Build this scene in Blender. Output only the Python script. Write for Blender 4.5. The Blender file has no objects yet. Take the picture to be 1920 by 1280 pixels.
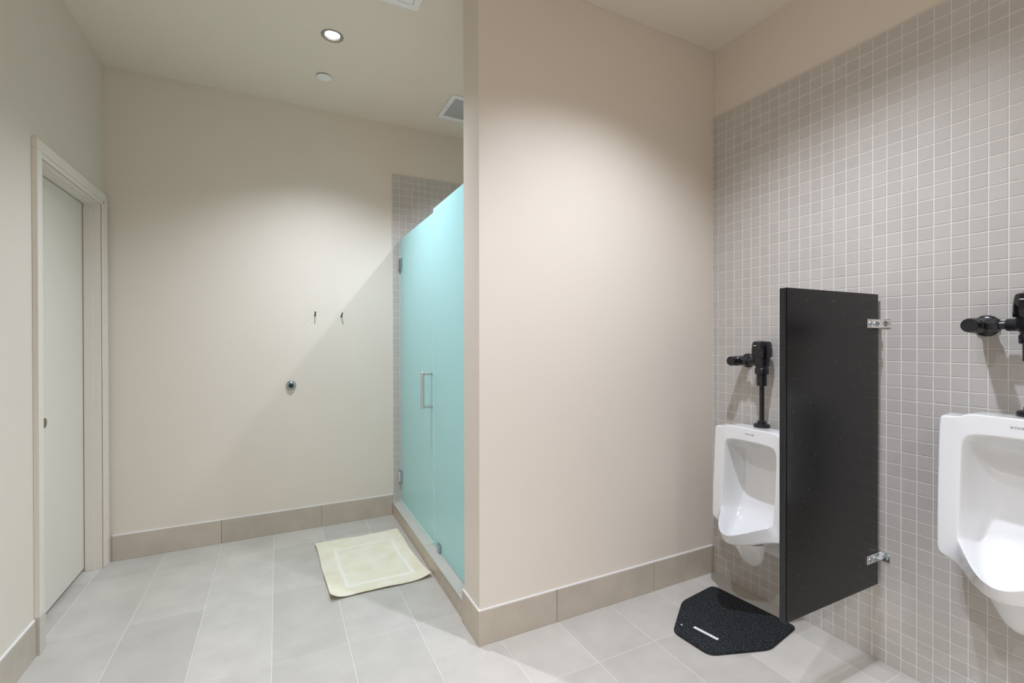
import bpy, bmesh, math, random
from mathutils import Vector, Matrix
random.seed(4)
scene = bpy.context.scene
COL = scene.collection

# ------------------------------------------------------------------ camera
S = 1.35
YAW, PITCH, ROLL, FPX = 0.46499, 0.00408, -0.00171, 876.906
cam_d = bpy.data.cameras.new('camera')
cam_d.sensor_width = 36.0
cam_d.sensor_fit = 'HORIZONTAL'
cam_d.lens = FPX / 1920.0 * 36.0
cam_d.clip_start = 0.02
cam = bpy.data.objects.new('camera', cam_d)
COL.objects.link(cam)
cam.matrix_world = (Matrix.Translation((0, 0, S)) @ Matrix.Rotation(-YAW, 4, 'Z')
                    @ Matrix.Rotation(math.pi / 2 - PITCH, 4, 'X') @ Matrix.Rotation(ROLL, 4, 'Z'))
scene.camera = cam

# ------------------------------------------------------------------ world, exposure, lamp power
world = bpy.data.worlds.new('world')
scene.world = world
world.use_nodes = True
world.node_tree.nodes['Background'].inputs[0].default_value = (0.9, 0.93, 1.0, 1)
world.node_tree.nodes['Background'].inputs[1].default_value = 0.0
scene.view_settings.view_transform = 'Standard'
scene.view_settings.look = 'None'
scene.view_settings.exposure = 0.0
scene.view_settings.gamma = 1.0
scene.view_settings.use_curve_mapping = False
LAMP_COL = (0.785, 0.85, 1.0)
LAMP_W = 140.0
SPOT_SIZE = math.radians(121)
SPOT_BLEND = 1.0

# ------------------------------------------------------------------ dimensions (metres)
XL, YB, ZC = -0.9331, 3.6462, 3.0159
XP, YP, YP2 = 0.7933, 1.9049, 2.0932
XT, XTT, ZT = 2.2708, 2.2597, 2.624
ZB, BT = 0.1535, 0.008
YR = -1.9            # rear wall behind the camera
TP, TZ = 0.05179, 0.05248

# ------------------------------------------------------------------ materials
def new_mat(name):
    m = bpy.data.materials.new(name)
    m.use_nodes = True
    return m, m.node_tree, m.node_tree.nodes['Principled BSDF']

def mat(name, col, rough=0.5, metal=0.0, spec=0.5, coat=0.0, noise=None, bump=None, vary=0.0, emit=None):
    """noise=(scale, amount, detail); bump=(scale, strength, distance); vary = tone change from piece to piece"""
    m, nt, p = new_mat(name)
    N, L = nt.nodes, nt.links
    p.inputs['Base Color'].default_value = (*col, 1)
    p.inputs['Roughness'].default_value = rough
    p.inputs['Metallic'].default_value = metal
    p.inputs['Specular IOR Level'].default_value = spec
    p.inputs['Coat Weight'].default_value = coat
    geo = N.new('ShaderNodeNewGeometry')
    fac = None
    if noise:
        nz = N.new('ShaderNodeTexNoise')
        nz.inputs['Scale'].default_value = noise[0]
        nz.inputs['Detail'].default_value = noise[2]
        nz.inputs['Roughness'].default_value = 0.62
        L.new(geo.outputs['Position'], nz.inputs['Vector'])
        mr = N.new('ShaderNodeMapRange')
        mr.inputs['From Min'].default_value = 0.25
        mr.inputs['From Max'].default_value = 0.75
        mr.inputs['To Min'].default_value = 1 - noise[1]
        mr.inputs['To Max'].default_value = 1 + noise[1]
        L.new(nz.outputs['Fac'], mr.inputs['Value'])
        fac = mr.outputs['Result']
    if vary:
        oi = N.new('ShaderNodeObjectInfo')
        ad = N.new('ShaderNodeMath'); ad.operation = 'ADD'
        L.new(oi.outputs['Random'], ad.inputs[0]); L.new(geo.outputs['Random Per Island'], ad.inputs[1])
        fr = N.new('ShaderNodeMath'); fr.operation = 'FRACT'
        L.new(ad.outputs[0], fr.inputs[0])
        mr2 = N.new('ShaderNodeMapRange')
        mr2.inputs['To Min'].default_value = 1 - vary
        mr2.inputs['To Max'].default_value = 1 + vary
        L.new(fr.outputs[0], mr2.inputs['Value'])
        if fac is None:
            fac = mr2.outputs['Result']
        else:
            mu = N.new('ShaderNodeMath'); mu.operation = 'MULTIPLY'
            L.new(fac, mu.inputs[0]); L.new(mr2.outputs['Result'], mu.inputs[1])
            fac = mu.outputs[0]
    if fac is not None:
        vm = N.new('ShaderNodeVectorMath'); vm.operation = 'SCALE'
        vm.inputs[0].default_value = col
        L.new(fac, vm.inputs['Scale'])
        L.new(vm.outputs[0], p.inputs['Base Color'])
    if bump:
        nb = N.new('ShaderNodeTexNoise')
        nb.inputs['Scale'].default_value = bump[0]
        nb.inputs['Detail'].default_value = 3
        L.new(geo.outputs['Position'], nb.inputs['Vector'])
        b = N.new('ShaderNodeBump')
        b.inputs['Strength'].default_value = bump[1]
        b.inputs['Distance'].default_value = bump[2]
        L.new(nb.outputs['Fac'], b.inputs['Height'])
        L.new(b.outputs['Normal'], p.inputs['Normal'])
    if emit:
        p.inputs['Emission Color'].default_value = (*emit[0], 1)
        p.inputs['Emission Strength'].default_value = emit[1]
    return m

M = {}
M['paint'] = mat('wall_paint', (0.755, 0.676, 0.578), 0.42, spec=0.35, noise=(1.3, 0.015, 2), bump=(260, 0.06, 0.0006))
M['ceil'] = mat('ceiling_paint', (0.80, 0.725, 0.610), 0.7, spec=0.2, bump=(240, 0.05, 0.0006))
M['trim'] = mat('trim_paint', (0.79, 0.725, 0.63), 0.38, spec=0.4)
M['door'] = mat('door_paint', (0.78, 0.72, 0.63), 0.42, spec=0.4, noise=(2, 0.01, 2))
M['plinth'] = mat('casing_foot', (0.60, 0.55, 0.48), 0.5, noise=(30, 0.04, 3))
M['wtile'] = mat('wall_tile_glaze', (0.52, 0.485, 0.445), 0.33, spec=0.5, noise=(60, 0.02, 3), vary=0.035, bump=(40, 0.04, 0.001))
M['grout'] = mat('wall_grout', (0.78, 0.75, 0.69), 0.85, spec=0.1, noise=(160, 0.04, 3))
M['ftile'] = mat('floor_tile_stone', (0.515, 0.482, 0.425), 0.48, spec=0.4, noise=(5.5, 0.10, 9), vary=0.065, bump=(120, 0.05, 0.0008))
M['fgrout'] = mat('floor_grout', (0.72, 0.70, 0.65), 0.85, spec=0.1, noise=(160, 0.04, 3))
M['btile'] = mat('base_tile_stone', (0.52, 0.455, 0.365), 0.48, spec=0.4, noise=(7, 0.10, 8), vary=0.06, bump=(120, 0.05, 0.0008))
M['caulk'] = mat('white_caulk', (0.80, 0.79, 0.76), 0.5)
M['china'] = mat('vitreous_china', (0.81, 0.80, 0.78), 0.12, spec=0.6, coat=0.3)
M['black'] = mat('matte_black_metal', (0.012, 0.012, 0.014), 0.28, spec=0.5)
M['gblack'] = mat('gloss_black_cover', (0.006, 0.006, 0.008), 0.10, spec=0.55)
M['chrome'] = mat('chrome', (0.78, 0.79, 0.80), 0.14, metal=1.0)
M['satin'] = mat('satin_nickel', (0.60, 0.61, 0.61), 0.3, metal=1.0)
M['dchrome'] = mat('dark_chrome', (0.42, 0.48, 0.52), 0.2, metal=1.0)
M['rubber'] = mat('black_rubber', (0.015, 0.015, 0.015), 0.6)
M['white'] = mat('white_enamel', (0.88, 0.87, 0.84), 0.45)
M['dark'] = mat('dark_cavity', (0.03, 0.03, 0.03), 0.8)
M['vback'] = mat('vent_recess', (0.25, 0.25, 0.25), 0.8)
M['ring'] = mat('downlight_ring', (0.36, 0.33, 0.31), 0.35, metal=0.6)
M['lens'] = mat('lit_lens', (1, 1, 1), 0.4, emit=((1.0, 0.98, 0.95), 14.0))
M['mark'] = mat('grey_print', (0.22, 0.22, 0.21), 0.6)
M['pmark'] = mat('pale_print', (0.7, 0.7, 0.7), 0.5)
M['brass'] = mat('aged_steel', (0.30, 0.27, 0.20), 0.35, metal=1.0)

def towel_mat():
    m, nt, p = new_mat('towel_cotton')
    N, L = nt.nodes, nt.links
    geo = N.new('ShaderNodeNewGeometry')
    nz = N.new('ShaderNodeTexNoise'); nz.inputs['Scale'].default_value = 9; nz.inputs['Detail'].default_value = 6
    L.new(geo.outputs['Position'], nz.inputs['Vector'])
    cr = N.new('ShaderNodeValToRGB')
    cr.color_ramp.elements[0].position = 0.3; cr.color_ramp.elements[0].color = (0.77, 0.71, 0.52, 1)
    cr.color_ramp.elements[1].position = 0.65; cr.color_ramp.elements[1].color = (0.84, 0.79, 0.63, 1)
    L.new(nz.outputs['Fac'], cr.inputs[0]); L.new(cr.outputs[0], p.inputs['Base Color'])
    nb = N.new('ShaderNodeTexNoise'); nb.inputs['Scale'].default_value = 420
    L.new(geo.outputs['Position'], nb.inputs['Vector'])
    b = N.new('ShaderNodeBump'); b.inputs['Strength'].default_value = 0.35; b.inputs['Distance'].default_value = 0.002
    L.new(nb.outputs['Fac'], b.inputs['Height']); L.new(b.outputs['Normal'], p.inputs['Normal'])
    p.inputs['Roughness'].default_value = 0.95
    p.inputs['Specular IOR Level'].default_value = 0.1
    p.inputs['Sheen Weight'].default_value = 0.15
    return m
M['towel'] = towel_mat()
M['tband'] = mat('towel_woven_band', (0.86, 0.825, 0.715), 0.9, spec=0.1, noise=(300, 0.04, 2))

def carpet_mat():
    m, nt, p = new_mat('mat_carpet')
    N, L = nt.nodes, nt.links
    geo = N.new('ShaderNodeNewGeometry')
    mp = N.new('ShaderNodeMapping'); mp.inputs['Scale'].default_value = (1, 2.2, 1); mp.inputs['Rotation'].default_value = (0, 0, 0.9)
    L.new(geo.outputs['Position'], mp.inputs['Vector'])
    nz = N.new('ShaderNodeTexNoise'); nz.inputs['Scale'].default_value = 115; nz.inputs['Detail'].default_value = 5; nz.inputs['Roughness'].default_value = 0.75
    L.new(mp.outputs[0], nz.inputs['Vector'])
    cr = N.new('ShaderNodeValToRGB')
    e = cr.color_ramp.elements
    e[0].position = 0.40; e[0].color = (0.004, 0.005, 0.007, 1)
    e[1].position = 0.70; e[1].color = (0.20, 0.21, 0.215, 1)
    k = e.new(0.53); k.color = (0.018, 0.021, 0.023, 1)
    L.new(nz.outputs['Fac'], cr.inputs[0]); L.new(cr.outputs[0], p.inputs['Base Color'])
    b = N.new('ShaderNodeBump'); b.inputs['Strength'].default_value = 0.8; b.inputs['Distance'].default_value = 0.003
    L.new(nz.outputs['Fac'], b.inputs['Height']); L.new(b.outputs['Normal'], p.inputs['Normal'])
    p.inputs['Roughness'].default_value = 0.9
    p.inputs['Specular IOR Level'].default_value = 0.2
    return m
M['carpet'] = carpet_mat()

def panel_mat():
    m, nt, p = new_mat('panel_black')
    N, L = nt.nodes, nt.links
    geo = N.new('ShaderNodeNewGeometry')
    vo = N.new('ShaderNodeTexVoronoi'); vo.inputs['Scale'].default_value = 26
    L.new(geo.outputs['Position'], vo.inputs['Vector'])
    lt = N.new('ShaderNodeMath'); lt.operation = 'LESS_THAN'; lt.inputs[1].default_value = 0.055
    L.new(vo.outputs['Distance'], lt.inputs[0])
    mx = N.new('ShaderNodeMix'); mx.data_type = 'RGBA'
    mx.inputs['A'].default_value = (0.009, 0.0085, 0.0085, 1); mx.inputs['B'].default_value = (0.16, 0.16, 0.16, 1)
    L.new(lt.outputs[0], mx.inputs['Factor']); L.new(mx.outputs['Result'], p.inputs['Base Color'])
    p.inputs['Roughness'].default_value = 0.24
    p.inputs['Specular IOR Level'].default_value = 0.35
    return m
M['panel'] = panel_mat()

def frosted():
    m = bpy.data.materials.new('frosted_aqua_glass')
    m.use_nodes = True
    nt = m.node_tree; N, L = nt.nodes, nt.links
    N.remove(N['Principled BSDF'])
    out = N['Material Output']
    tr = N.new('ShaderNodeBsdfTranslucent'); tr.inputs[0].default_value = (0.80, 0.98, 0.97, 1)
    df = N.new('ShaderNodeBsdfDiffuse'); df.inputs[0].default_value = (0.56, 0.97, 0.95, 1)
    m1 = N.new('ShaderNodeMixShader'); m1.inputs[0].default_value = 0.68
    L.new(tr.outputs[0], m1.inputs[1]); L.new(df.outputs[0], m1.inputs[2])
    gl = N.new('ShaderNodeBsdfGlossy'); gl.inputs['Roughness'].default_value = 0.35
    fr = N.new('ShaderNodeFresnel'); fr.inputs[0].default_value = 1.35
    m2 = N.new('ShaderNodeMixShader')
    L.new(fr.outputs[0], m2.inputs[0]); L.new(m1.outputs[0], m2.inputs[1]); L.new(gl.outputs[0], m2.inputs[2])
    L.new(m2.outputs[0], out.inputs[0])
    return m
M['frost'] = frosted()
M['gedge'] = mat('polished_glass_edge', (0.62, 0.90, 0.86), 0.12, spec=0.6)

# ------------------------------------------------------------------ mesh helpers
def add_box(bm, a, b, bev=0.0):
    a, b = Vector(a), Vector(b)
    r = bmesh.ops.create_cube(bm, size=1.0)
    vs = r['verts']
    for v in vs:
        v.co = Vector(((a[i] + b[i]) / 2 + v.co[i] * (b[i] - a[i]) for i in range(3)))
    if bev:
        es = {e for v in vs for e in v.link_edges}
        bmesh.ops.bevel(bm, geom=list(es), offset=bev, segments=2, affect='EDGES', profile=0.5)

def frame_from(axis):
    z = Vector(axis).normalized()
    x = z.orthogonal().normalized()
    return x, z.cross(x), z

def add_lathe(bm, base, axis, prof, n=28):
    """prof = [(radius, height along axis)...]; closed with caps"""
    x, y, z = frame_from(axis)
    base = Vector(base)
    rings = []
    for r, h in prof:
        if r < 1e-6:
            rings.append([bm.verts.new(base + z * h)])
        else:
            rings.append([bm.verts.new(base + z * h + (x * math.cos(2 * math.pi * k / n) + y * math.sin(2 * math.pi * k / n)) * r) for k in range(n)])
    for A, B in zip(rings, rings[1:]):
        for k in range(n):
            k2 = (k + 1) % n
            if len(A) == 1 and len(B) == 1:
                continue
            if len(A) == 1:
                bm.faces.new((A[0], B[k2], B[k]))
            elif len(B) == 1:
                bm.faces.new((A[k], A[k2], B[0]))
            else:
                bm.faces.new((A[k], A[k2], B[k2], B[k]))
    if len(rings[0]) > 1: bm.faces.new(list(reversed(rings[0])))
    if len(rings[-1]) > 1: bm.faces.new(rings[-1])

def add_cyl(bm, p0, p1, r, n=24, bev=0.0):
    p0, p1 = Vector(p0), Vector(p1)
    h = (p1 - p0).length
    prof = [(r, 0), (r, h)] if not bev else [(r - bev, 0), (r, bev), (r, h - bev), (r - bev, h)]
    add_lathe(bm, p0, p1 - p0, prof, n)

def add_prism(bm, pts, z0, z1, bev=0.0):
    lo = [bm.verts.new((x, y, z0)) for x, y in pts]
    hi = [bm.verts.new((x, y, z1)) for x, y in pts]
    n = len(pts)
    bm.faces.new(list(reversed(lo)))
    top = bm.faces.new(hi)
    for k in range(n):
        bm.faces.new((lo[k], lo[(k + 1) % n], hi[(k + 1) % n], hi[k]))
    if bev:
        bmesh.ops.bevel(bm, geom=list(top.edges), offset=bev, segments=2, affect='EDGES', profile=0.5)

def mesh_of(bm, name, m, smooth=False):
    bmesh.ops.recalc_face_normals(bm, faces=bm.faces)
    me = bpy.data.meshes.new(name)
    bm.to_mesh(me); bm.free()
    me.materials.append(m)
    if smooth:
        me.shade_smooth()
        me.set_sharp_from_angle(angle=math.radians(38)) if hasattr(me, 'set_sharp_from_angle') else None
    return me

def link(name, me, parent=None, loc=(0, 0, 0)):
    o = bpy.data.objects.new(name, me)
    COL.objects.link(o)
    o.location = loc
    if parent is not None:
        o.parent = parent
    return o

def obj(name, bm, m, parent=None, smooth=False, loc=(0, 0, 0)):
    return link(name, mesh_of(bm, name, m, smooth), parent, loc)

def boxo(name, a, b, m, parent=None, bev=0.0):
    bm = bmesh.new(); add_box(bm, a, b, bev)
    return obj(name, bm, m, parent)

def tag(o, label, cat, group=None, kind=None):
    o['label'] = label; o['category'] = cat
    if group: o['group'] = group
    if kind: o['kind'] = kind
    return o

def thing(name, label, cat, loc=(0, 0, 0), group=None):
    o = bpy.data.objects.new(name, None)
    COL.objects.link(o)
    o.location = loc
    o.empty_display_size = 0.05
    return tag(o, label, cat, group)

# image position of a point, used only to choose which tiles show largest
def px(X, Y, Z):
    c, s = math.cos(YAW), math.sin(YAW)
    xr = c * X - s * Y; d = s * X + c * Y
    if d < 0.05: return None
    return 960 + FPX * xr / d, 640 - FPX * (Z - S) / d

# ------------------------------------------------------------------ floor
bm = bmesh.new(); add_box(bm, (-1.25, YR - 0.15, -0.16), (2.42, YB + 0.15, -0.0018))
floor = tag(obj('floor', bm, M['fgrout']), 'pale grey stone-look tiled floor of the whole washroom', 'floor', kind='structure')
def floor_tile(x0, x1, y0, y1):
    bm = bmesh.new()
    hx, hy, b = (x1 - x0) / 2, (y1 - y0) / 2, 0.0012
    add_box(bm, (-hx, -hy, -0.008), (hx, hy, 0.0), 0)
    top = [f for f in bm.faces if f.normal.z > 0.5 or all(v.co.z > -0.001 for v in f.verts)]
    bmesh.ops.bevel(bm, geom=list(top[0].edges), offset=b, segments=1, affect='EDGES')
    return mesh_of(bm, 'tile', M['ftile'])
cache = {}
FXL = [-0.9437 + 0.3061 * k for k in range(-1, 12)]
FYL = [3.388 - 0.6015 * k for k in range(-1, 10)]
g = 0.0030
for i in range(len(FXL) - 1):
    for j in range(len(FYL) - 1):
        x0, x1 = max(FXL[i], -1.2), min(FXL[i + 1], XTT + 0.004)
        y1, y0 = min(FYL[j], YB - 0.001), max(FYL[j + 1], YR)
        if x1 - x0 < 0.02 or y1 - y0 < 0.02: continue
        if x0 > 0.86 and y0 > 2.05: continue          # shower pan
        x0 += g / 2; x1 -= g / 2; y0 += g / 2; y1 -= g / 2
        key = (round(x1 - x0, 4), round(y1 - y0, 4))
        if key not in cache: cache[key] = floor_tile(x0, x1, y0, y1)
        link('tile', cache[key], floor, ((x0 + x1) / 2, (y0 + y1) / 2, 0))

# ------------------------------------------------------------------ ceiling with holes for the downlights
LIGHTS = [(0.275, 2.738), (1.33, 1.06), (0.275, 0.72), (1.52, 2.86), (0.05, -1.15), (0.68, -1.15)]
hs = 0.038
xs = sorted({-1.05, 2.42} | {round(x + s * hs, 5) for x, _ in LIGHTS for s in (-1, 1)})
ys = sorted({YR - 0.15, YB + 0.15} | {round(y + s * hs, 5) for _, y in LIGHTS for s in (-1, 1)})
bm = bmesh.new()
for a, b in zip(xs, xs[1:]):
    for c, d in zip(ys, ys[1:]):
        cx, cy = (a + b) / 2, (c + d) / 2
        if any(abs(cx - lx) < hs and abs(cy - ly) < hs for lx, ly in LIGHTS): continue
        bm.faces.new([bm.verts.new(q) for q in ((a, c, ZC), (a, d, ZC), (b, d, ZC), (b, c, ZC))])
bmesh.ops.remove_doubles(bm, verts=bm.verts, dist=1e-5)
add_box(bm, (-1.05, YR - 0.15, ZC + 0.13), (2.42, YB + 0.15, ZC + 0.22))
me = bpy.data.meshes.new('ceiling'); bm.to_mesh(me); bm.free(); me.materials.append(M['ceil'])
ceiling = tag(link('ceiling', me), 'flat beige painted ceiling with recessed lamp and vents', 'ceiling', kind='structure')

# ------------------------------------------------------------------ walls
DY0, DY1, DZ = 2.757, 3.566, 2.152          # door opening
bm = bmesh.new()
add_box(bm, (XL - 0.12, YR - 0.12, -0.01), (XL, DY0 - 0.02, ZC + 0.12))
add_box(bm, (XL - 0.12, DY1 + 0.02, -0.01), (XL, YB + 0.12, ZC + 0.12))
add_box(bm, (XL - 0.12, DY0 - 0.02, DZ + 0.02), (XL, DY1 + 0.02, ZC + 0.12))
wall_left = tag(obj('wall_left', bm, M['paint']), 'taupe painted side wall holding the pale flush door', 'wall', kind='structure')
wall_back = tag(boxo('wall_back', (XL - 0.12, YB, -0.01), (2.40, YB + 0.12, ZC + 0.12), M['paint']),
                'taupe painted far wall with two pegs and a round door stop', 'wall', kind='structure')
wall_right = tag(boxo('wall_right', (XT, YR - 0.12, -0.01), (XT + 0.12, YB + 0.12, ZC + 0.12), M['paint']),
                 'urinal wall clad in small grey mosaic tiles below a painted band', 'wall', kind='structure')
wall_rear = tag(boxo('wall_rear', (XL - 0.12, YR - 0.12, -0.01), (XT + 0.12, YR, ZC + 0.12), M['paint']),
                'plain taupe wall behind the photographer', 'wall', kind='structure')
wall_part = tag(boxo('wall_partition', (XP, YP, -0.01), (XT, YP2, ZC + 0.0), M['paint'], bev=0.002),
                'broad taupe partition wall between the shower and the urinals', 'wall', kind='structure')

# mosaic tiles -------------------------------------------------------
def mosaic_mesh(w, h):
    """thin tile lying in local XY (w along x, h along y), face towards +z, z=0 is the face"""
    bm = bmesh.new()
    b, t = 0.0011, 0.006
    r = [[bm.verts.new((sx * (w / 2 - i), sy * (h / 2 - i), z)) for sx, sy in ((-1, -1), (1, -1), (1, 1), (-1, 1))]
         for i, z in ((0, -t), (0, -b), (b, 0))]
    for A, B in zip(r, r[1:]):
        for k in range(4):
            bm.faces.new((A[k], A[(k + 1) % 4], B[(k + 1) % 4], B[k]))
    bm.faces.new(r[2])
    return mesh_of(bm, 'tile', M['wtile'])

GW = 0.0034
def tile_wall(cells, place, parent, field_name, score, limit):
    """cells = [(u0,u1,z0,z1)], place(u,z) -> matrix"""
    ranked = sorted(cells, key=lambda c: -score(c))
    single = [c for c in ranked[:limit] if score(c) > 0]
    ids = set(single)
    cache = {}
    for c in single:
        w, h = round(c[1] - c[0] - GW, 4), round(c[3] - c[2] - GW, 4)
        if (w, h) not in cache: cache[(w, h)] = mosaic_mesh(w, h)
        o = link('tile', cache[(w, h)], parent)
        o.matrix_local = place((c[0] + c[1]) / 2, (c[2] + c[3]) / 2)
    verts, faces = [], []
    for c in cells:
        if c in ids: continue
        w, h = round(c[1] - c[0] - GW, 4), round(c[3] - c[2] - GW, 4)
        if (w, h) not in cache: cache[(w, h)] = mosaic_mesh(w, h)
        mm = place((c[0] + c[1]) / 2, (c[2] + c[3]) / 2)
        k = len(verts)
        verts += [tuple(mm @ v.co) for v in cache[(w, h)].vertices]
        faces += [tuple(i + k for i in p.vertices) for p in cache[(w, h)].polygons]
    if verts:
        me = bpy.data.meshes.new(field_name)
        me.from_pydata(verts, [], faces)
        me.materials.append(M['wtile'])
        f = link(field_name, me, parent)
        f['kind'] = 'stuff'

def poly_area(ps):
    return 0.5 * abs(sum(a[0] * b[1] - b[0] * a[1] for a, b in zip(ps, ps[1:] + ps[:1])))

# right wall : columns run along Y
boxo('grout_bed', (XTT + 0.0016, -0.55, 0.0), (XT, YP, ZT), M['grout'], wall_right)
cols = [YP - 0.001, 1.8672] + [1.8154 - TP * k for k in range(0, 45)]
rows = [ZT - TZ * k for k in range(0, 51)]
cells = [(b, a, d, c) for a, b in zip(cols, cols[1:]) for c, d in zip(rows, rows[1:])]
def score_right(c):
    ps = [px(XTT, y, z) for y, z in ((c[0], c[2]), (c[1], c[2]), (c[1], c[3]), (c[0], c[3]))]
    if any(p is None for p in ps): return 0
    cx, cy = sum(p[0] for p in ps) / 4, sum(p[1] for p in ps) / 4
    if not (0 < cx < 1916 and 2 < cy < 1278): return 0
    if cx > 1775 and 785 < cy < 1140: return 0           # behind the near urinal
    if 1470 < cx < 1646 and 545 < cy < 1110: return 0     # behind the black panel
    return poly_area(ps)
rot_r = Matrix(((0, 0, -1, 0), (-1, 0, 0, 0), (0, 1, 0, 0), (0, 0, 0, 1)))   # local x -> -Y, local y -> Z, local z -> -X
tile_wall(cells, lambda u, z: Matrix.Translation((XTT, u, z)) @ rot_r, wall_right, 'tile_field', score_right, 300)

# shower tiles on the far wall
YTF = YB - 0.009
boxo('grout_bed', (XP + 0.002, YTF + 0.0016, 0.06), (XT - 0.001, YB + 0.002, 2.628), M['grout'], wall_back)
scols = [XP + 0.0025, 0.8495] + [0.8495 + 0.0518 * k for k in range(1, 28)]
srows = [2.628 - 0.0525 * k for k in range(0, 50)]
scells = [(a, b, d, c) for a, b in zip(scols, scols[1:]) for c, d in zip(srows, srows[1:]) if d > 0.05]
def score_sh(c):
    p = px((c[0] + c[1]) / 2, YTF, (c[2] + c[3]) / 2)
    if p[0] > 868: return 0
    lim = 445 - (p[0] - 752.5) * 0.70                       # top edge of the frosted glass
    if p[0] < 756 or p[1] < lim + 8:
        ps = [px(x, YTF, z) for x, z in ((c[0], c[2]), (c[1], c[2]), (c[1], c[3]), (c[0], c[3]))]
        return poly_area(ps)
    return 0
rot_b = Matrix(((1, 0, 0, 0), (0, 0, -1, 0), (0, 1, 0, 0), (0, 0, 0, 1)))
tile_wall(scells, lambda u, z: Matrix.Translation((u, YTF, z)) @ rot_b, wall_back, 'tile_field', score_sh, 300)

# ------------------------------------------------------------------ baseboards of large stone tiles with a white caulk line
def base_run(name, label, pieces, caulk):
    e = bpy.data.objects.new(name, None); COL.objects.link(e)
    e.empty_display_size = 0.05
    tag(e, label, 'baseboard', kind='structure')
    for a, b in pieces: boxo('base_tile', a, b, M['btile'], e, bev=0.0009)
    for a, b in caulk: boxo('caulk_line', a, b, M['caulk'], e)
    return e
j = 0.0014
def run_x(x0, x1, joints, y, z=ZB):
    cuts = [x0] + joints + [x1]
    return [((a + (j if i else 0), y - BT, 0.0005), (b - (j if i < len(cuts) - 2 else 0), y, z)) for i, (a, b) in enumerate(zip(cuts, cuts[1:]))]
base_run('baseboard_back', 'brown-grey stone tile skirting along the far wall', run_x(-0.905, XP - 0.001, [-0.336, 0.282], YB),
         [((-0.905, YB - 0.006, ZB), (XP - 0.001, YB, ZB + 0.005))])
pp = run_x(XP - BT, XTT, [1.1906, 1.8023], YP)
pp.append(((XP - BT, YP + 0.001, 0.0005), (XP, 2.106, ZB)))
base_run('baseboard_partition', 'brown-grey stone tile skirting wrapping the partition foot', pp,
         [((XP - 0.006, YP - 0.006, ZB), (XTT, YP, ZB + 0.005)), ((XP - 0.006, YP, ZB), (XP, 2.104, ZB + 0.005))])
lp = []
yy = [2.694, 2.20, 1.59, 0.98, 0.37, -0.24, -0.85, -1.46, YR]
for a, b in zip(yy, yy[1:]): lp.append(((XL, b + j, 0.0005), (XL + BT, a - j, ZB)))
base_run('baseboard_left', 'grey stone tile skirting on the near side of the door', lp, [((XL, YR, ZB), (XL + 0.006, 2.694, ZB + 0.005))])

# ------------------------------------------------------------------ door casing, jambs, door leaf
tr = bpy.data.objects.new('trim_1', None); COL.objects.link(tr)
tag(tr, 'cream painted door casing and jambs around the flush door', 'door frame', kind='structure')
C0, C1 = XL, XL + 0.020
CY0, CY1, CZ = 2.697, 3.622, 2.217
PB = 0.162
def casing_profile(bm, side, a, b):
    """stepped moulding: flat outer board and a slimmer inner bead"""
    if side == 'near':
        add_box(bm, (C0, CY0, a), (C1, CY0 + 0.046, b), 0.002); add_box(bm, (C0, CY0 + 0.046, a), (C1 - 0.006, DY0, b), 0.002)
    if side == 'far':
        add_box(bm, (C0, CY1 - 0.042, a), (C1, CY1, b), 0.002); add_box(bm, (C0, DY1, a), (C1 - 0.006, CY1 - 0.042, b), 0.002)
    if side == 'head':
        add_box(bm, (C0, CY0, CZ - 0.046), (C1 + 0.0005, CY1, CZ), 0.002); add_box(bm, (C0, DY0 - 0.012, DZ), (C1 - 0.006, DY1 + 0.012, CZ - 0.046), 0.002)
bm = bmesh.new(); casing_profile(bm, 'near', PB, CZ - 0.046); obj('casing', bm, M['trim'], tr)
bm = bmesh.new(); casing_profile(bm, 'far', 0.0005, CZ - 0.046); obj('casing', bm, M['trim'], tr)
bm = bmesh.new(); casing_profile(bm, 'head', 0, 0); obj('head_casing', bm, M['trim'], tr)
o = boxo('casing_foot', (C0, CY0 + 0.001, 0.0005), (C1 - 0.001, DY0, PB), M['plinth'], tr, 0.001); o['label'] = 'bare brown foot of the near casing'
JX = -1.07
boxo('jamb', (JX, DY0 - 0.018, 0.0005), (XL + 0.004, DY0, DZ + 0.018), M['trim'], tr)
boxo('jamb', (JX, DY1, 0.0005), (XL + 0.004, DY1 + 0.018, DZ + 0.018), M['trim'], tr)
boxo('jamb_head', (JX, DY0, DZ), (XL + 0.004, DY1, DZ + 0.018), M['trim'], tr)
boxo('door_stop_strip', (-1.010, DY1 - 0.009, 0.0005), (-0.966, DY1, DZ), M['trim'], tr, 0.001)
boxo('door_stop_strip', (-1.010, DY0, 0.0005), (-0.966, DY0 + 0.009, DZ), M['trim'], tr, 0.001)
boxo('door_stop_strip', (-1.010, DY0 + 0.009, DZ - 0.006), (-0.966, DY1 - 0.009, DZ), M['trim'], tr, 0.001)

door = bpy.data.objects.new('door_1', None); COL.objects.link(door)
tag(door, 'cream flush door without panels, closed in its recess', 'door', kind='structure')
boxo('leaf', (-1.056, DY0 + 0.003, 0.020), (-1.014, DY1 - 0.004, DZ - 0.005), M['door'], door, 0.0015)
bm = bmesh.new()
add_lathe(bm, (-1.0145, 3.052, 0.948), (1, 0, 0), [(0.024, 0), (0.024, 0.0022), (0.020, 0.0030), (0.0, 0.0012)], 24)
o = obj('flush_pull', bm, M['brass'], door, True); o['label'] = 'small round dull metal flush pull'

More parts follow.
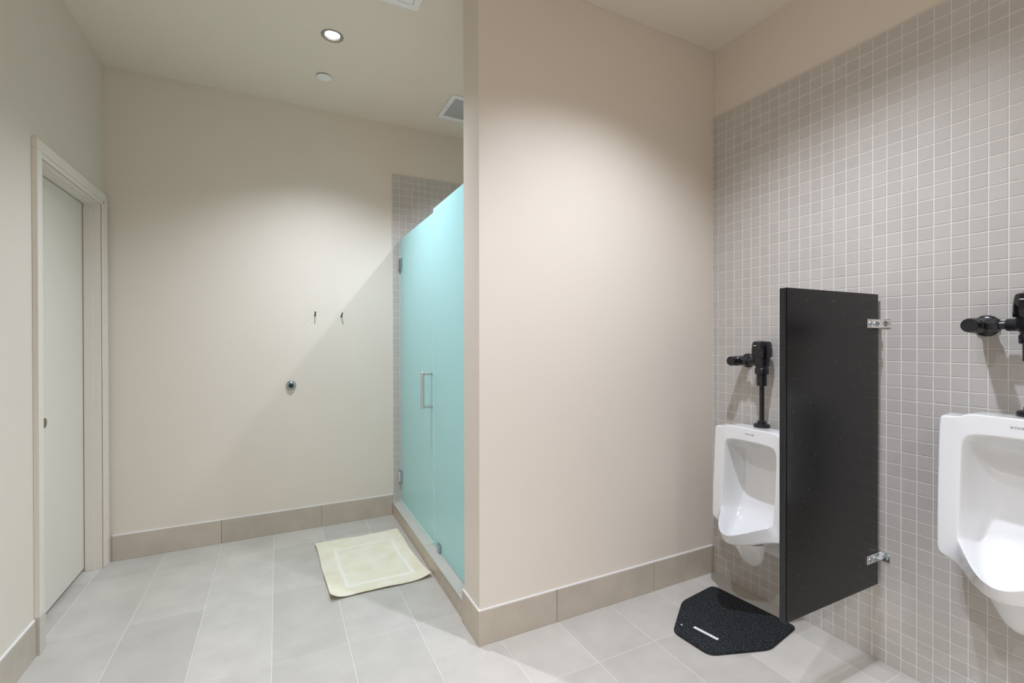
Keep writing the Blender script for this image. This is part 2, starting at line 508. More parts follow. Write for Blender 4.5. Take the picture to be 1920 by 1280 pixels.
# ------------------------------------------------------------------ recessed downlights
def downlight(x, y, label, group='recessed ceiling downlights', watts=LAMP_W):
    t = thing('recessed_downlight', label, 'ceiling light', (x, y, ZC), group)
    bm = bmesh.new()
    n = 40
    prof = [(0.0575, 0.0), (0.0575, -0.003), (0.054, -0.0045), (0.0435, -0.002), (0.0385, 0.012), (0.0375, 0.045), (0.0375, 0.06)]
    rings = [[bm.verts.new((r * math.cos(2 * math.pi * k / n), r * math.sin(2 * math.pi * k / n), h)) for k in range(n)] for r, h in prof]
    for A, B in zip(rings, rings[1:]):
        for k in range(n): bm.faces.new((A[k], A[(k + 1) % n], B[(k + 1) % n], B[k]))
    me = bpy.data.meshes.new('trim_ring'); bm.normal_update(); bm.to_mesh(me); bm.free(); me.materials.append(M['ring']); me.shade_smooth()
    link('trim_ring', me, t)
    bm = bmesh.new(); add_lathe(bm, (0, 0, 0.012), (0, 0, 1), [(0.0, 0.0), (0.030, 0.0008), (0.0382, 0.003), (0.0382, 0.006)], 32)
    obj('lens', bm, M['lens'], t, True)
    ld = bpy.data.lights.new('lamp', 'SPOT')
    ld.energy = watts; ld.color = LAMP_COL
    ld.spot_size = SPOT_SIZE; ld.spot_blend = SPOT_BLEND
    ld.shadow_soft_size = 0.028
    lo = bpy.data.objects.new('lamp', ld); COL.objects.link(lo)
    lo.parent = t; lo.location = (0, 0, -0.012)
    return t
LL = ['lit round recessed downlight over the door side of the room', 'recessed downlight in the ceiling before the black urinal screen',
      'assumed fill downlight in the ceiling just before the photographer',  # assumed lamp out of view, fills the lower walls
      'recessed downlight inside the shower ceiling', 'left one of two added fill downlights behind the photographer', 'right one of two added fill downlights behind the photographer']  # rear pair is added out of view to raise ambient fill from behind
LP = [1.18, 1.25, 0.8, 0.95, 1.32, 1.32]
for (x, y), l, k in zip(LIGHTS, LL, LP): downlight(x, y, l, watts=LAMP_W * k)

# ------------------------------------------------------------------ sprinkler cover and ceiling vents
t = thing('sprinkler_cover', 'flat white disc of a concealed sprinkler on the ceiling', 'sprinkler', (0.270, 3.179, ZC))
bm = bmesh.new(); add_lathe(bm, (0, 0, 0.0), (0, 0, -1), [(0.030, 0.0), (0.030, 0.0065)], 32); obj('neck', bm, M['dark'], t, True)
bm = bmesh.new(); add_lathe(bm, (0, 0, -0.0065), (0, 0, -1), [(0.043, 0), (0.044, 0.001), (0.044, 0.0022), (0.043, 0.003), (0, 0.003)], 40); obj('cover_plate', bm, M['white'], t, True)

def vent(x0, x1, y0, y1, label, cat, slats, inset):
    t = thing('ceiling_vent', label, cat, ((x0 + x1) / 2, (y0 + y1) / 2, ZC))
    hx, hy = (x1 - x0) / 2, (y1 - y0) / 2
    z0 = -0.009
    boxo('backing', (-hx + 0.012, -hy + 0.012, -0.0015), (hx - 0.012, hy - 0.012, 0.0), M['vback'] if slats else M['white'], t)
    bm = bmesh.new()
    add_box(bm, (-hx, -hy, z0), (hx, -hy + inset, 0), 0.0015); add_box(bm, (-hx, hy - inset, z0), (hx, hy, 0), 0.0015)
    add_box(bm, (-hx, -hy + inset, z0), (-hx + inset, hy - inset, 0), 0.0015); add_box(bm, (hx - inset, -hy + inset, z0), (hx, hy - inset, 0), 0.0015)
    obj('frame', bm, M['white'], t)
    if slats:
        w = (2 * hy - 2 * inset) / slats
        bm = bmesh.new()
        L_ = hx - inset
        vs = [bm.verts.new(q) for q in ((-L_, -w * 0.47, -0.0085), (L_, -w * 0.47, -0.0085), (L_, w * 0.47, -0.0045), (-L_, w * 0.47, -0.0045),
                                        (-L_, -w * 0.47, -0.0070), (L_, -w * 0.47, -0.0070), (L_, w * 0.47, -0.0030), (-L_, w * 0.47, -0.0030))]
        for f in ((0, 1, 2, 3), (7, 6, 5, 4), (0, 4, 5, 1), (1, 5, 6, 2), (2, 6, 7, 3), (3, 7, 4, 0)): bm.faces.new([vs[i] for i in f])
        me = mesh_of(bm, 'slat', M['white'])
        for k in range(slats): link('slat', me, t, (0, -hy + inset + w * (k + 0.5), 0))
        for sx in (-1,):
            bm = bmesh.new(); add_lathe(bm, (sx * (hx - inset / 2), 0, z0), (0, 0, -1), [(0.004, 0), (0.003, 0.0015), (0, 0.0018)], 12); obj('screw', bm, M['dark'], t)
    else:
        boxo('access_panel', (-hx + inset + 0.003, -hy + inset + 0.003, -0.0085), (hx - inset - 0.003, hy - inset - 0.003, -0.001), M['white'], t, 0.001)
        for k in range(-3, 4): boxo('slit', (k * 0.03 - 0.004, -hy + 0.07, -0.0092), (k * 0.03 + 0.004, hy - 0.10, -0.0084), M['dark'], t)
    return t
vent(1.068, 1.42, 3.02, 3.37, 'white louvred return grille in the ceiling over the shower', 'vent', 17, 0.033)
vent(0.335, 0.640, 2.03, 2.334, 'white square ceiling vent cut off by the top of the picture', 'vent', 0, 0.034)

# ------------------------------------------------------------------ shower curb, glass door, fixed glass
ZCB = 0.0935
t = thing('shower_curb', 'low stone-tiled shower curb under the aqua glass', 'curb', (XP, (YP2 + YB) / 2, 0))
yb, yp = YB - (YP2 + YB) / 2 - 0.0095, YP2 - (YP2 + YB) / 2
boxo('core', (0.006, yp + 0.001, 0.0), (0.135, yb, ZCB - 0.010), M['fgrout'], t)
dY = (YP2 + YB) / 2
for a, b in ((yp + 0.001, 2.190 - dY - 0.0012), (2.190 - dY + 0.0012, 2.79 - dY - 0.0012), (2.79 - dY + 0.0012, yb)):
    boxo('top_slab', (0.0, a, ZCB - 0.010), (0.137, b, ZCB), M['ftile'], t, 0.001)
    boxo('face_tile', (0.0008, a, 0.0005), (0.006, b, ZCB - 0.0125), M['btile'], t, 0.0008)
tp = boxo('metal_edge', (-0.0006, yp + 0.016, ZCB - 0.0122), (0.0016, yb, ZCB - 0.0098), M['satin'], t)

tag(boxo('shower_floor', (0.93, YP2 + 0.001, -0.003), (XT - 0.001, YB - 0.01, 0.012), M['wtile']), 'tiled shower floor hidden behind the frosted glass', 'floor', kind='structure')

GX0, GX1 = 0.854, 0.864
GYM = 2.772
sd = thing('shower_door', 'frosted aqua glass shower door with metal pull handle', 'shower door', (GX0, (GYM + YB) / 2, ZCB))
def glass(name, y0, y1, z0, z1, parent, loc):
    bm = bmesh.new()
    add_box(bm, (GX0 - loc[0], y0 - loc[1], z0 - loc[2]), (GX1 - loc[0], y1 - loc[1], z1 - loc[2]), 0.0008)
    return obj(name, bm, M['frost'], parent)
lD = tuple(sd.location)
glass('glass_leaf', GYM + 0.003, YB - 0.020, ZCB + 0.008, 2.127, sd, lD)
def sub(p, l): return (p[0] - l[0], p[1] - l[1], p[2] - l[2])
boxo('edge_seal', sub((GX0 - 0.001, GYM + 0.0005, ZCB + 0.010), lD), sub((GX0 + 0.006, GYM + 0.004, 2.125), lD), M['gedge'], sd)
boxo('drip_rail', sub((GX0 - 0.002, GYM + 0.006, ZCB + 0.001), lD), sub((GX1 + 0.001, YB - 0.022, ZCB + 0.012), lD), M['gedge'], sd)
bm = bmesh.new()
hx_, hz0, hz1, hy_ = GX0 - 0.058, 0.934, 1.146, 2.812
r_ = 0.0105
pts = [(GX0, hy_, hz0), (hx_ + 0.012, hy_, hz0), (hx_, hy_, hz0 + 0.0), (hx_, hy_, hz1), (hx_ + 0.012, hy_, hz1), (GX0, hy_, hz1)]
add_cyl(bm, sub((GX0 - 0.001, hy_, hz0 + 0.004), lD), sub((hx_ - 0.004, hy_, hz0 + 0.004), lD), r_ * 0.85, 16, 0.001)
add_cyl(bm, sub((GX0 - 0.001, hy_, hz1 - 0.004), lD), sub((hx_ - 0.004, hy_, hz1 - 0.004), lD), r_ * 0.85, 16, 0.001)
add_cyl(bm, sub((hx_, hy_, hz0 - 0.006), lD), sub((hx_, hy_, hz1 + 0.006), lD), r_, 16, 0.002)
add_cyl(bm, sub((GX0 - 0.001, hy_, hz0 + 0.004), lD), sub((GX0 - 0.007, hy_, hz0 + 0.004), lD), 0.013, 16, 0.001)
add_cyl(bm, sub((GX0 - 0.001, hy_, hz1 - 0.004), lD), sub((GX0 - 0.007, hy_, hz1 - 0.004), lD), 0.013, 16, 0.001)
o = obj('pull_handle', bm, M['satin'], sd, True); o['label'] = 'satin metal pull handle'
for zc in (1.930, 0.295):
    bm = bmesh.new()
    add_box(bm, sub((GX0 - 0.012, YB - 0.075, zc - 0.045), lD), sub((GX0 - 0.0002, YB - 0.022, zc + 0.045), lD), 0.002)
    add_box(bm, sub((GX1 + 0.0002, YB - 0.075, zc - 0.045), lD), sub((GX1 + 0.012, YB - 0.022, zc + 0.045), lD), 0.002)
    h = obj('hinge', bm, M['dchrome'], sd)
    bm = bmesh.new(); add_box(bm, sub((GX0 - 0.016, YB - 0.022, zc - 0.042), lD), sub((GX1 + 0.016, YB - 0.0095, zc + 0.042), lD), 0.002)
    obj('wall_plate', bm, M['dchrome'], h)
    bm = bmesh.new(); add_cyl(bm, sub((GX0 - 0.014, YB - 0.030, zc - 0.038), lD), sub((GX0 - 0.014, YB - 0.030, zc + 0.038), lD), 0.006, 14)
    obj('pin', bm, M['chrome'], h, True)

sp = thing('shower_screen', 'fixed frosted aqua glass pane beside the partition end', 'shower screen', (GX0, (GYM + YP2) / 2, ZCB))
lS = tuple(sp.location)
glass('glass_pane', YP2 + 0.002, GYM, ZCB + 0.002, 2.150, sp, lS)
bm = bmesh.new()
add_box(bm, sub((GX0 - 0.011, 2.635, ZCB + 0.0005), lS), sub((GX0 - 0.0002, 2.680, ZCB + 0.050), lS), 0.002)
add_box(bm, sub((GX1 + 0.0002, 2.635, ZCB + 0.0005), lS), sub((GX1 + 0.011, 2.680, ZCB + 0.050), lS), 0.002)
o = obj('clamp', bm, M['dchrome'], sp); o['label'] = 'small chrome clamp at the pane foot'
boxo('joint_line', sub((GX0 - 0.0006, GYM - 0.004, ZCB + 0.002), lS), sub((GX0 + 0.0002, GYM - 0.0005, 2.148), lS), M['gedge'], sp)

# ------------------------------------------------------------------ pegs and wall bumper on the far wall
def peg(x, z, lean, label):
    t = thing('wall_peg', label, 'peg', (x, YB, z), 'black pegs on the far wall')
    bm = bmesh.new()
    add_cyl(bm, (0, 0.002, 0), (lean, -0.046, 0.024), 0.0046, 14, 0.001)
    obj('rod', bm, M['rubber'], t, True)
    bm = bmesh.new(); add_cyl(bm, (0, 0.001, 0), (0, -0.0025, 0), 0.0062, 16)
    obj('rosette', bm, M['rubber'], t, True)
peg(0.243, 1.526, -0.001, 'left one of two short black pegs on the far wall')
peg(0.423, 1.522, 0.002, 'right one of two short black pegs, nearer the shower')
t = thing('door_bumper', 'round chrome wall bumper with black rubber centre below the pegs', 'door stop', (0.085, YB, 1.031))
bm = bmesh.new(); add_lathe(bm, (0, 0.001, 0), (0, -1, 0), [(0.033, 0), (0.033, 0.004), (0.030, 0.012), (0.024, 0.021), (0.019, 0.024), (0.0165, 0.0235), (0.015, 0.018), (0.0, 0.018)], 36)
obj('cup', bm, M['dchrome'], t, True)
bm = bmesh.new(); add_lathe(bm, (0, -0.016, 0), (0, -1, 0), [(0.0148, 0), (0.0145, 0.008), (0.009, 0.013), (0, 0.015)], 28)
obj('rubber_pad', bm, M['rubber'], t, True)

# ------------------------------------------------------------------ urinals
HALF_B = [(0, .014), (.07, .014), (.130, .014), (.142, .010), (.153, .001), (.20, 0), (.228, 0), (.236, -.012), (.238, -.16), (.238, -.32), (.236, -.445), (.232, -.468), (.220, -.480), (.155, -.510), (.105, -.545), (.070, -.572), (0, -.580)]
HALF_F = [(0, .014, .172), (.07, .014, .170), (.125, .014, .168), (.137, .010, .170), (.149, .001, .174), (.180, 0, .175), (.198, 0, .175), (.203, -.012, .176), (.203, -.16, .183), (.202, -.32, .192), (.200, -.445, .199), (.198, -.468, .201), (.188, -.480, .203), (.142, -.488, .214), (.102, -.503, .258), (.056, -.519, .312), (0, -.527, .338)]
HALF_E = [(0, -.050, .178), (.07, -.051, .177), (.112, -.055, .177), (.127, -.062, .177), (.136, -.073, .177), (.1405, -.088, .178), (.1425, -.104, .179), (.143, -.12, .180), (.144, -.20, .185), (.144, -.32, .194), (.143, -.390, .200), (.141, -.404, .202), (.137, -.414, .207), (.121, -.427, .234), (.093, -.440, .279), (.052, -.461, .338), (0, -.482, .364)]
HALF_2 = [(0, -.078, .10), (.06, -.079, .10), (.10, -.083, .10), (.111, -.09, .10), (.119, -.1, .10), (.123, -.11, .10), (.125, -.122, .10), (.126, -.14, .10), (.127, -.2, .10), (.127, -.32, .10), (.124, -.39, .103), (.122, -.41, .107), (.116, -.435, .122), (.098, -.478, .16), (.072, -.508, .215), (.042, -.520, .262), (0, -.522, .283)]
def shrink(h, ky, cz, kz, dd): return [(y * ky, cz + (z - cz) * kz, d) for (y, z, _), d in zip(h, dd)]
def urinal_body():
    F, E, I2 = HALF_F, HALF_E, HALF_2
    B = [(y, z, -0.0005) for y, z in HALF_B]
    lerp = lambda P, Q, t: [tuple(p[i] + (q[i] - p[i]) * t for i in range(3)) for p, q in zip(P, Q)]
    I1 = [(y * 0.955, z - (0.006 if k < 8 else 0) - max(0, min(1, (k - 10) / 5)) * 0.008, d - 0.012) for k, (y, z, d) in enumerate(E)]
    I3 = [(y * 0.80, -.30 + (z + .30) * .90, .055 if k < 10 else d * .82) for k, (y, z, d) in enumerate(I2)]
    I4 = [(y * 0.38, -.30 + (z + .30) * .80, .045 if k < 10 else d * .66) for k, (y, z, d) in enumerate(I2)]
    rings = [B, lerp(B, F, .5), lerp(B, F, .93), F, lerp(F, E, .10), lerp(F, E, .5), lerp(F, E, .93), E, I1, lerp(I1, I2, .5), I2, I3, I4]
    bm = bmesh.new()
    loops = []
    n = len(F)
    for R in rings:
        half = [bm.verts.new((-d, y, z)) for y, z, d in R]
        mir = [bm.verts.new((-d, -y, z)) for y, z, d in R[1:-1]]
        loops.append(half + list(reversed(mir)))
    m = len(loops[0])
    for A, Bq in zip(loops, loops[1:]):
        for k in range(m):
            bm.faces.new((A[k], A[(k + 1) % m], Bq[(k + 1) % m], Bq[k]))
    Lp = loops[-1]
    for k in range(0, n - 1):
        a, b = Lp[k], Lp[k + 1]
        c, d = Lp[(m - k - 1) % m], Lp[(m - k) % m]
        q = []
        for v in (a, b, c, d):
            if v not in q: q.append(v)
        if len(q) > 2: bm.faces.new(q)
    bm.faces.new(list(reversed(loops[0])))
    bmesh.ops.recalc_face_normals(bm, faces=bm.faces)
    me = bpy.data.meshes.new('bowl_body'); bm.to_mesh(me); bm.free()
    me.materials.append(M['china']); me.shade_smooth()
    return me
def urinal_outlet():
    bm = bmesh.new()
    secs = [(-.532, .080, .072, .180), (-.545, .079, .071, .180), (-.575, .070, .064, .172), (-.610, .060, .054, .160), (-.640, .048, .044, .153), (-.660, .030, .028, .150), (-.668, .010, .010, .150)]
    n = 24; rr = []
    for z, hy, hd, d in secs:
        rr.append([bm.verts.new((-d + hd * math.cos(2 * math.pi * k / n), hy * math.sin(2 * math.pi * k / n), z)) for k in range(n)])
    for A, B in zip(rr, rr[1:]):
        for k in range(n): bm.faces.new((A[k], A[(k + 1) % n], B[(k + 1) % n], B[k]))
    bm.faces.new(rr[0]); bm.faces.new(rr[-1])
    return mesh_of(bm, 'outlet', M['china'], True)
def text_mesh(body, size, m, name):
    cu = bpy.data.curves.new(name, 'FONT'); cu.body = body; cu.size = size; cu.align_x = 'CENTER'; cu.extrude = 0.0002; cu.resolution_u = 3
    o = bpy.data.objects.new(name, cu); COL.objects.link(o)
    dg = bpy.context.evaluated_depsgraph_get(); dg.update()
    me = bpy.data.meshes.new_from_object(o.evaluated_get(dg))
    bpy.data.objects.remove(o); bpy.data.curves.remove(cu)
    me.materials.clear(); me.materials.append(m)
    return me
UB, UO = urinal_body(), urinal_outlet()
LOGO = text_mesh('KOHLER', 0.0125, M['mark'], 'maker_mark')
def urinal(yc, ztop, label):
    t = thing('urinal', label, 'urinal', (XTT, yc, ztop), 'white wall-hung urinals')
    b = link('bowl_body', UB, t)
    md = b.modifiers.new('smooth', 'SUBSURF'); md.levels = 2; md.render_levels = 2
    link('outlet', UO, t)
    lg = link('maker_mark', LOGO, t, (-0.1745, 0, -0.020)); lg.rotation_euler = (math.pi / 2, 0, -math.pi / 2)
    lg['label'] = 'small grey KOHLER lettering'
    bm = bmesh.new()
    for k, w in ((0, .014), (1, .010)): add_box(bm, (-0.1755, -w, -0.027 - k * .005), (-0.1740, w, -0.0262 - k * .005))
    obj('fine_print', bm, M['pmark'], t)
    pl = bmesh.new(); add_box(pl, (-0.026, -0.125, -0.638), (-0.0002, 0.125, -0.49), 0.006); obj('mounting_plate', pl, M['china'], t)
    for s in (-1, 1):
        bm = bmesh.new(); add_lathe(bm, (-0.026, s * 0.088, -0.562), (-1, 0, 0), [(0.012, 0), (0.012, 0.006), (0.008, 0.008), (0.008, 0.014), (0, 0.015)], 16)
        obj('fixing_bolt', bm, M['brass'], t, True)
    return t
U1Y, U1Z, U2Y, U2Z = 1.540, 0.893, 0.595, 1.083
urinal(U1Y, U1Z, 'low white urinal between the partition wall and the black screen')
urinal(U2Y, U2Z, 'higher-mounted white urinal cut off by the right picture edge')

# ------------------------------------------------------------------ flush valves
def rounded_rect(hx, hy, r, n=6):
    pts = []
    for cx, cy, a0 in ((hx - r, hy - r, 0), (-hx + r, hy - r, 90), (-hx + r, -hy + r, 180), (hx - r, -hy + r, 270)):
        for k in range(n + 1):
            a = math.radians(a0 + 90 * k / n); pts.append((cx + r * math.cos(a), cy + r * math.sin(a)))
    return pts
def flush_valve(yc, zdeck, zarm, label):
    D = -0.080
    t = thing('flush_valve', label, 'flush valve', (XTT, yc, zdeck), 'black sensor flush valves')
    za = zarm - zdeck
    def L(name, prof, m='black', n=28, base=(D, 0, 0), ax=(0, 0, 1), lab=None, par=t):
        bm = bmesh.new(); add_lathe(bm, base, ax, prof, n)
        o = obj(name, bm, M[m], par, True)
        if lab: o['label'] = lab
        return o
    L('spud_flange', [(0.037, 0), (0.0385, 0.003), (0.037, 0.015), (0.030, 0.019), (0.021, 0.021), (0.021, 0.030), (0.016, 0.034), (0.0112, 0.035)])
    L('flush_tube', [(0.0112, 0.030), (0.0112, za - 0.115)])
    L('sleeve', [(0.019, za - 0.122), (0.0235, za - 0.118), (0.0235, za - 0.052)])
    L('coupling_nut', [(0.027, za - 0.064), (0.0325, za - 0.060), (0.0325, za - 0.036), (0.028, za - 0.030)], n=8 * 3)
    L('valve_body', [(0.027, za - 0.032), (0.031, za - 0.024), (0.037, za - 0.017), (0.0385, za + 0.004), (0.0385, za + 0.026)])
    # sensor cover : tapering rounded block
    bm = bmesh.new()
    secs = [(za + 0.024, .038, .041, .026), (za + 0.028, .040, .0435, .028), (za + 0.060, .0395, .043, .027), (za + 0.090, .0365, .040, .025), (za + 0.099, .0335, .0365, .022), (za + 0.103, .027, .030, .018)]
    rr = []
    for z, hx, hy, r in secs:
        rr.append([bm.verts.new((D + x, y, z)) for x, y in rounded_rect(hx, hy, r)])
    n = len(rr[0])
    for A, B in zip(rr, rr[1:]):
        for k in range(n): bm.faces.new((A[k], A[(k + 1) % n], B[(k + 1) % n], B[k]))
    bm.faces.new(list(reversed(rr[0]))); bm.faces.new(rr[-1])
    cov = obj('sensor_cover', bm, M['gblack'], t, True)
    L('override_button', [(0.019, za + 0.102), (0.019, za + 0.107), (0.016, za + 0.110), (0, za + 0.1105)], 'satin', base=(D - .004, 0.004, 0), par=cov, lab='round metal override button')
    bm = bmesh.new(); add_box(bm, (D - 0.0388, 0.004, za + 0.080), (D - 0.0372, 0.020, za + 0.083)); obj('pale_print', bm, M['pmark'], cov)
    # lower skirt line of the cover (curved sensor window edge)
    bm = bmesh.new()
    m_ = 14
    prev = None
    for k in range(m_ + 1):
        u = k / m_
        y = 0.0425 - 0.083 * u; z = za + 0.040 + 0.050 * (u ** 2.6)
        hx = .0402 - .0035 * max(0, (z - za - .06) / .03)
        x = D - hx - 0.0002
        if abs(y) > 0.0155: x += (abs(y) - 0.0155) ** 2 / 0.027 * 0.62
        q = [bm.verts.new((x, y, z)), bm.verts.new((x + .0006, y, z + .0016)), bm.verts.new((x + 0.002, y, z + .0008))]
        if prev:
            for i in range(3): bm.faces.new((prev[i], prev[(i + 1) % 3], q[(i + 1) % 3], q[i]))
        prev = q
    obj('window_seam', bm, M['black'], cov)
    # arm to the control stop
    L('valve_arm', [(0.021, 0), (0.021, 0.058), (0.019, 0.061)], base=(D, 0.0, za), ax=(0, 1, 0))
    L('tailpiece', [(0.0145, 0.05), (0.0145, 0.085)], base=(D, 0.0, za), ax=(0, 1, 0))
    L('tail_nut', [(0.021, 0.078), (0.0235, 0.081), (0.0235, 0.105), (0.021, 0.109)], base=(D, 0.0, za), ax=(0, 1, 0), n=6)
    YS = 0.136
    L('stop_body', [(0.022, 0.002), (0.022, 0.040), (0.026, 0.046), (0.026, 0.104), (0.022, 0.108)], base=(0, YS, za), ax=(-1, 0, 0))
    L('wall_flange', [(0.038, 0.0002), (0.038, 0.004), (0.034, 0.010), (0.024, 0.014)], base=(0, YS, za), ax=(-1, 0, 0))
    L('stop_cap', [(0.021, 0.106), (0.0245, 0.110), (0.0245, 0.136), (0.023, 0.140), (0.0, 0.1405)], base=(0, YS, za), ax=(-1, 0, 0))
    return t
flush_valve(U1Y, U1Z + 0.0138, 1.236, 'black flush valve on the low urinal left of the screen')
flush_valve(U2Y, U2Z + 0.0138, 1.396, 'black flush valve above the higher urinal at the right picture edge')

# ------------------------------------------------------------------ urinal screen
PYF, PYB, PX0, PX1, PZ0, PZ1 = 1.060, 1.084, 1.627, 2.243, 0.325, 1.536
t = thing('urinal_screen', 'tall black privacy screen fixed to the tiles by metal brackets', 'privacy screen', ((PX0 + PX1) / 2, (PYF + PYB) / 2, PZ0))
lP = tuple(t.location)
boxo('panel', sub((PX0 + 0.012, PYF, PZ0), lP), sub((PX1, PYB, PZ1), lP), M['panel'], t, 0.0012)
bm = bmesh.new()
add_box(bm, sub((PX0, PYF + 0.0015, PZ0), lP), sub((PX0 + 0.0115, PYB - 0.0015, PZ1 - 0.001), lP), 0.004)
o = obj('edge_strip', bm, M['black'], t)
for zc in (1.4137, 0.442):
    bm = bmesh.new()
    for ya, yb_ in ((PYF - 0.004, PYF + 0.0002), (PYB - 0.0002, PYB + 0.004)):
        add_box(bm, sub((PX1 - 0.088, ya, zc - 0.018), lP), sub((XTT - 0.003, yb_, zc + 0.018), lP), 0.0008)
    add_box(bm, sub((XTT - 0.004, PYF - 0.038, zc - 0.018), lP), sub((XTT - 0.0002, PYF - 0.0005, zc + 0.018), lP), 0.0008)
    add_box(bm, sub((XTT - 0.004, PYB + 0.0005, zc - 0.018), lP), sub((XTT - 0.0002, PYB + 0.038, zc + 0.018), lP), 0.0008)
    br = obj('bracket', bm, M['chrome'], t); br['label'] = 'chrome wall bracket'
    for xx in (PX1 - 0.070, PX1 - 0.035):
        bm = bmesh.new(); add_lathe(bm, sub((xx, PYF - 0.004, zc), lP), (0, -1, 0), [(0.009, 0), (0.008, 0.0035), (0.003, 0.005), (0, 0.004)], 16); obj('screw', bm, M['dchrome'], br, True)
    bm = bmesh.new(); add_lathe(bm, sub((XTT - 0.004, PYF - 0.021, zc), lP), (-1, 0, 0), [(0.011, 0), (0.010, 0.004), (0.004, 0.006), (0, 0.005)], 16); obj('screw', bm, M['dchrome'], br, True)

# ------------------------------------------------------------------ floor mat under the low urinal
def rounded_poly(pts, r, n=5):
    out = []
    m = len(pts)
    for i in range(m):
        p0, p1, p2 = Vector(pts[i - 1]), Vector(pts[i]), Vector(pts[(i + 1) % m])
        rr = min(r, (p0 - p1).length * .4, (p2 - p1).length * .4)
        a = p1 + (p0 - p1).normalized() * rr; b = p1 + (p2 - p1).normalized() * rr
        for k in range(n + 1):
            u = k / n
            q = a * (1 - u) ** 2 + p1 * 2 * u * (1 - u) + b * u ** 2
            out.append((q.x, q.y))
    return out
MP = [(2.168, 1.352), (2.125, 1.790), (1.853, 1.752), (1.622, 1.588), (1.640, 1.398), (1.906, 1.305)]
MP = [(x - 1.88, y - 1.54) for x, y in MP]
t = thing('urinal_mat', 'black carpeted angular floor mat under the low urinal', 'mat', (1.88, 1.54, 0.0))
bm = bmesh.new(); add_prism(bm, rounded_poly(MP, 0.035), 0.0004, 0.0050, 0.001); obj('rubber_edge', bm, M['rubber'], t)
bm = bmesh.new(); add_prism(bm, rounded_poly([(x * .985, y * .985) for x, y in MP], 0.034), 0.0049, 0.0082, 0.0012); obj('carpet_top', bm, M['carpet'], t)
a, b = Vector((1.733, 1.566)), Vector((1.757, 1.452))
dv = (b - a).normalized(); nv = Vector((-dv.y, dv.x)); w = 0.0078
bm = bmesh.new()
q = [a - nv * w, b - nv * w, b + nv * w, a + nv * w]
add_prism(bm, [(p.x - 1.88, p.y - 1.54) for p in q], 0.0080, 0.0086)
lb = obj('printed_strip', bm, M['white'], t); lb['label'] = 'white printed strip'
bm = bmesh.new()
Ls = (b - a).length
for k in range(9):
    s0 = Ls * (0.10 + 0.095 * k); s1 = s0 + Ls * (0.030 + 0.02 * random.random()); o_ = random.uniform(-.0015, .0015)
    q = [a + dv * s0 + nv * (o_ - .0017), a + dv * s1 + nv * (o_ - .0017), a + dv * s1 + nv * (o_ + .0017), a + dv * s0 + nv * (o_ + .0017)]
    add_prism(bm, [(p.x - 1.88, p.y - 1.54) for p in q], 0.0085, 0.0088)
obj('strip_print', bm, M['mark'], lb)
bm = bmesh.new()
for ang in (0, 90):
    c, s = math.cos(math.radians(ang + 20)), math.sin(math.radians(ang + 20))
    q = [(c * l - s * h, s * l + c * h) for l, h in ((-.006, -.0012), (.006, -.0012), (.006, .0012), (-.006, .0012))]
    add_prism(bm, [(x + 1.695 - 1.88, y + 1.605 - 1.54) for x, y in q], 0.0080, 0.0085 + ang * 1e-6)
obj('star_mark', bm, M['white'], t)

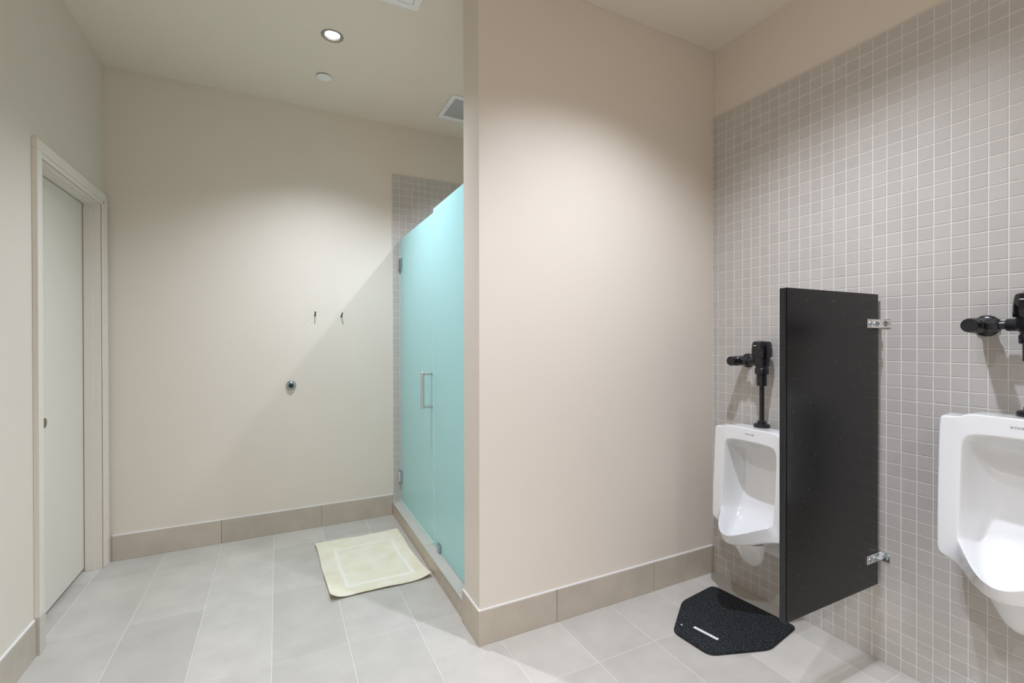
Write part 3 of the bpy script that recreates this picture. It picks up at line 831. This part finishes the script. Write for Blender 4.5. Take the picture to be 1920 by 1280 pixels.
# ------------------------------------------------------------------ bath mat towel
TC = [Vector((0.209, 3.318)), Vector((0.752, 3.345)), Vector((0.775, 2.585)), Vector((0.236, 2.560))]   # far-left, far-right, near-right, near-left
TO = Vector((0.49, 2.95))
def tpos(u, v):
    p = TC[0] * (1 - u) * (1 - v) + TC[1] * u * (1 - v) + TC[2] * u * v + TC[3] * (1 - u) * v
    p = p + Vector((0.006 * math.sin(7 * v + 1), 0.010 * math.sin(5 * u + .6)))
    if u < .5: p = p + Vector((0.012 * math.sin(math.pi * v) * (1 - 2 * u), 0))
    return p
def theight(u, v):
    h = 0.0045
    h += 0.0022 * math.sin(9 * u + 4 * v + 0.7 * math.sin(11 * v)) * math.sin(6 * v + 1.2)
    h += 0.0016 * math.sin(21 * v + 8 * u) * math.sin(13 * u + 2)
    h += 0.0050 * math.exp(-((v - 0.23 - .05 * math.sin(4 * u)) / 0.022) ** 2) * max(0, math.sin(math.pi * (u - .25) / .7)) * (1 if .25 < u < .95 else 0)
    h += 0.0030 * math.exp(-((v - 0.43 + .12 * u) / 0.02) ** 2) * max(0, math.sin(math.pi * u))
    for cu, cv, a in ((0, 1, 0.024), (1, 1, 0.020), (0, 0, 0.004)):
        d = math.hypot(u - cu, (v - cv) * 1.3)
        h += a * max(0, 1 - d / 0.20) ** 2
    h += 0.007 * max(0, 1 - u / 0.06) * (0.4 + 0.6 * v)
    h += 0.004 * max(0, (v - .95) / .05)
    return max(h, 0.0012)
def sheet(bm, u0, u1, v0, v1, nu, nv_, off, th):
    top, bot = [], []
    for jv in range(nv_ + 1):
        for iu in range(nu + 1):
            u = u0 + (u1 - u0) * iu / nu; v = v0 + (v1 - v0) * jv / nv_
            p = tpos(u, v) - TO; h = theight(u, v)
            top.append(bm.verts.new((p.x, p.y, h + off))); bot.append(bm.verts.new((p.x, p.y, h + off - th)))
    W = nu + 1
    for jv in range(nv_):
        for iu in range(nu):
            k = jv * W + iu
            bm.faces.new((top[k], top[k + W], top[k + W + 1], top[k + 1]))
            bm.faces.new((bot[k], bot[k + 1], bot[k + W + 1], bot[k + W]))
    rim = [i for i in range(W)] + [W * (r + 1) + nu for r in range(nv_)] + [nv_ * W + i for i in reversed(range(nu))] + [W * r for r in reversed(range(1, nv_))]
    for i, k in enumerate(rim):
        k2 = rim[(i + 1) % len(rim)]
        bm.faces.new((top[k], top[k2], bot[k2], bot[k]))
t = thing('bath_mat', 'pale yellow towelling bath mat on the floor by the shower curb', 'bath mat', (TO.x, TO.y, 0))
bm = bmesh.new(); sheet(bm, 0, 1, 0, 1, 46, 56, 0.003, 0.0035); obj('towelling', bm, M['towel'], t, True)
bm = bmesh.new()
for u0, u1, v0, v1, nu, nv_ in ((.165, .205, .20, .885, 3, 40), (.835, .875, .20, .885, 3, 40), (.205, .835, .855, .885, 34, 3), (.205, .835, .20, .225, 34, 3)):
    sheet(bm, u0, u1, v0, v1, nu, nv_, 0.0036, 0.001)
o = obj('woven_band', bm, M['tband'], t, True); o['label'] = 'flat white woven border band'
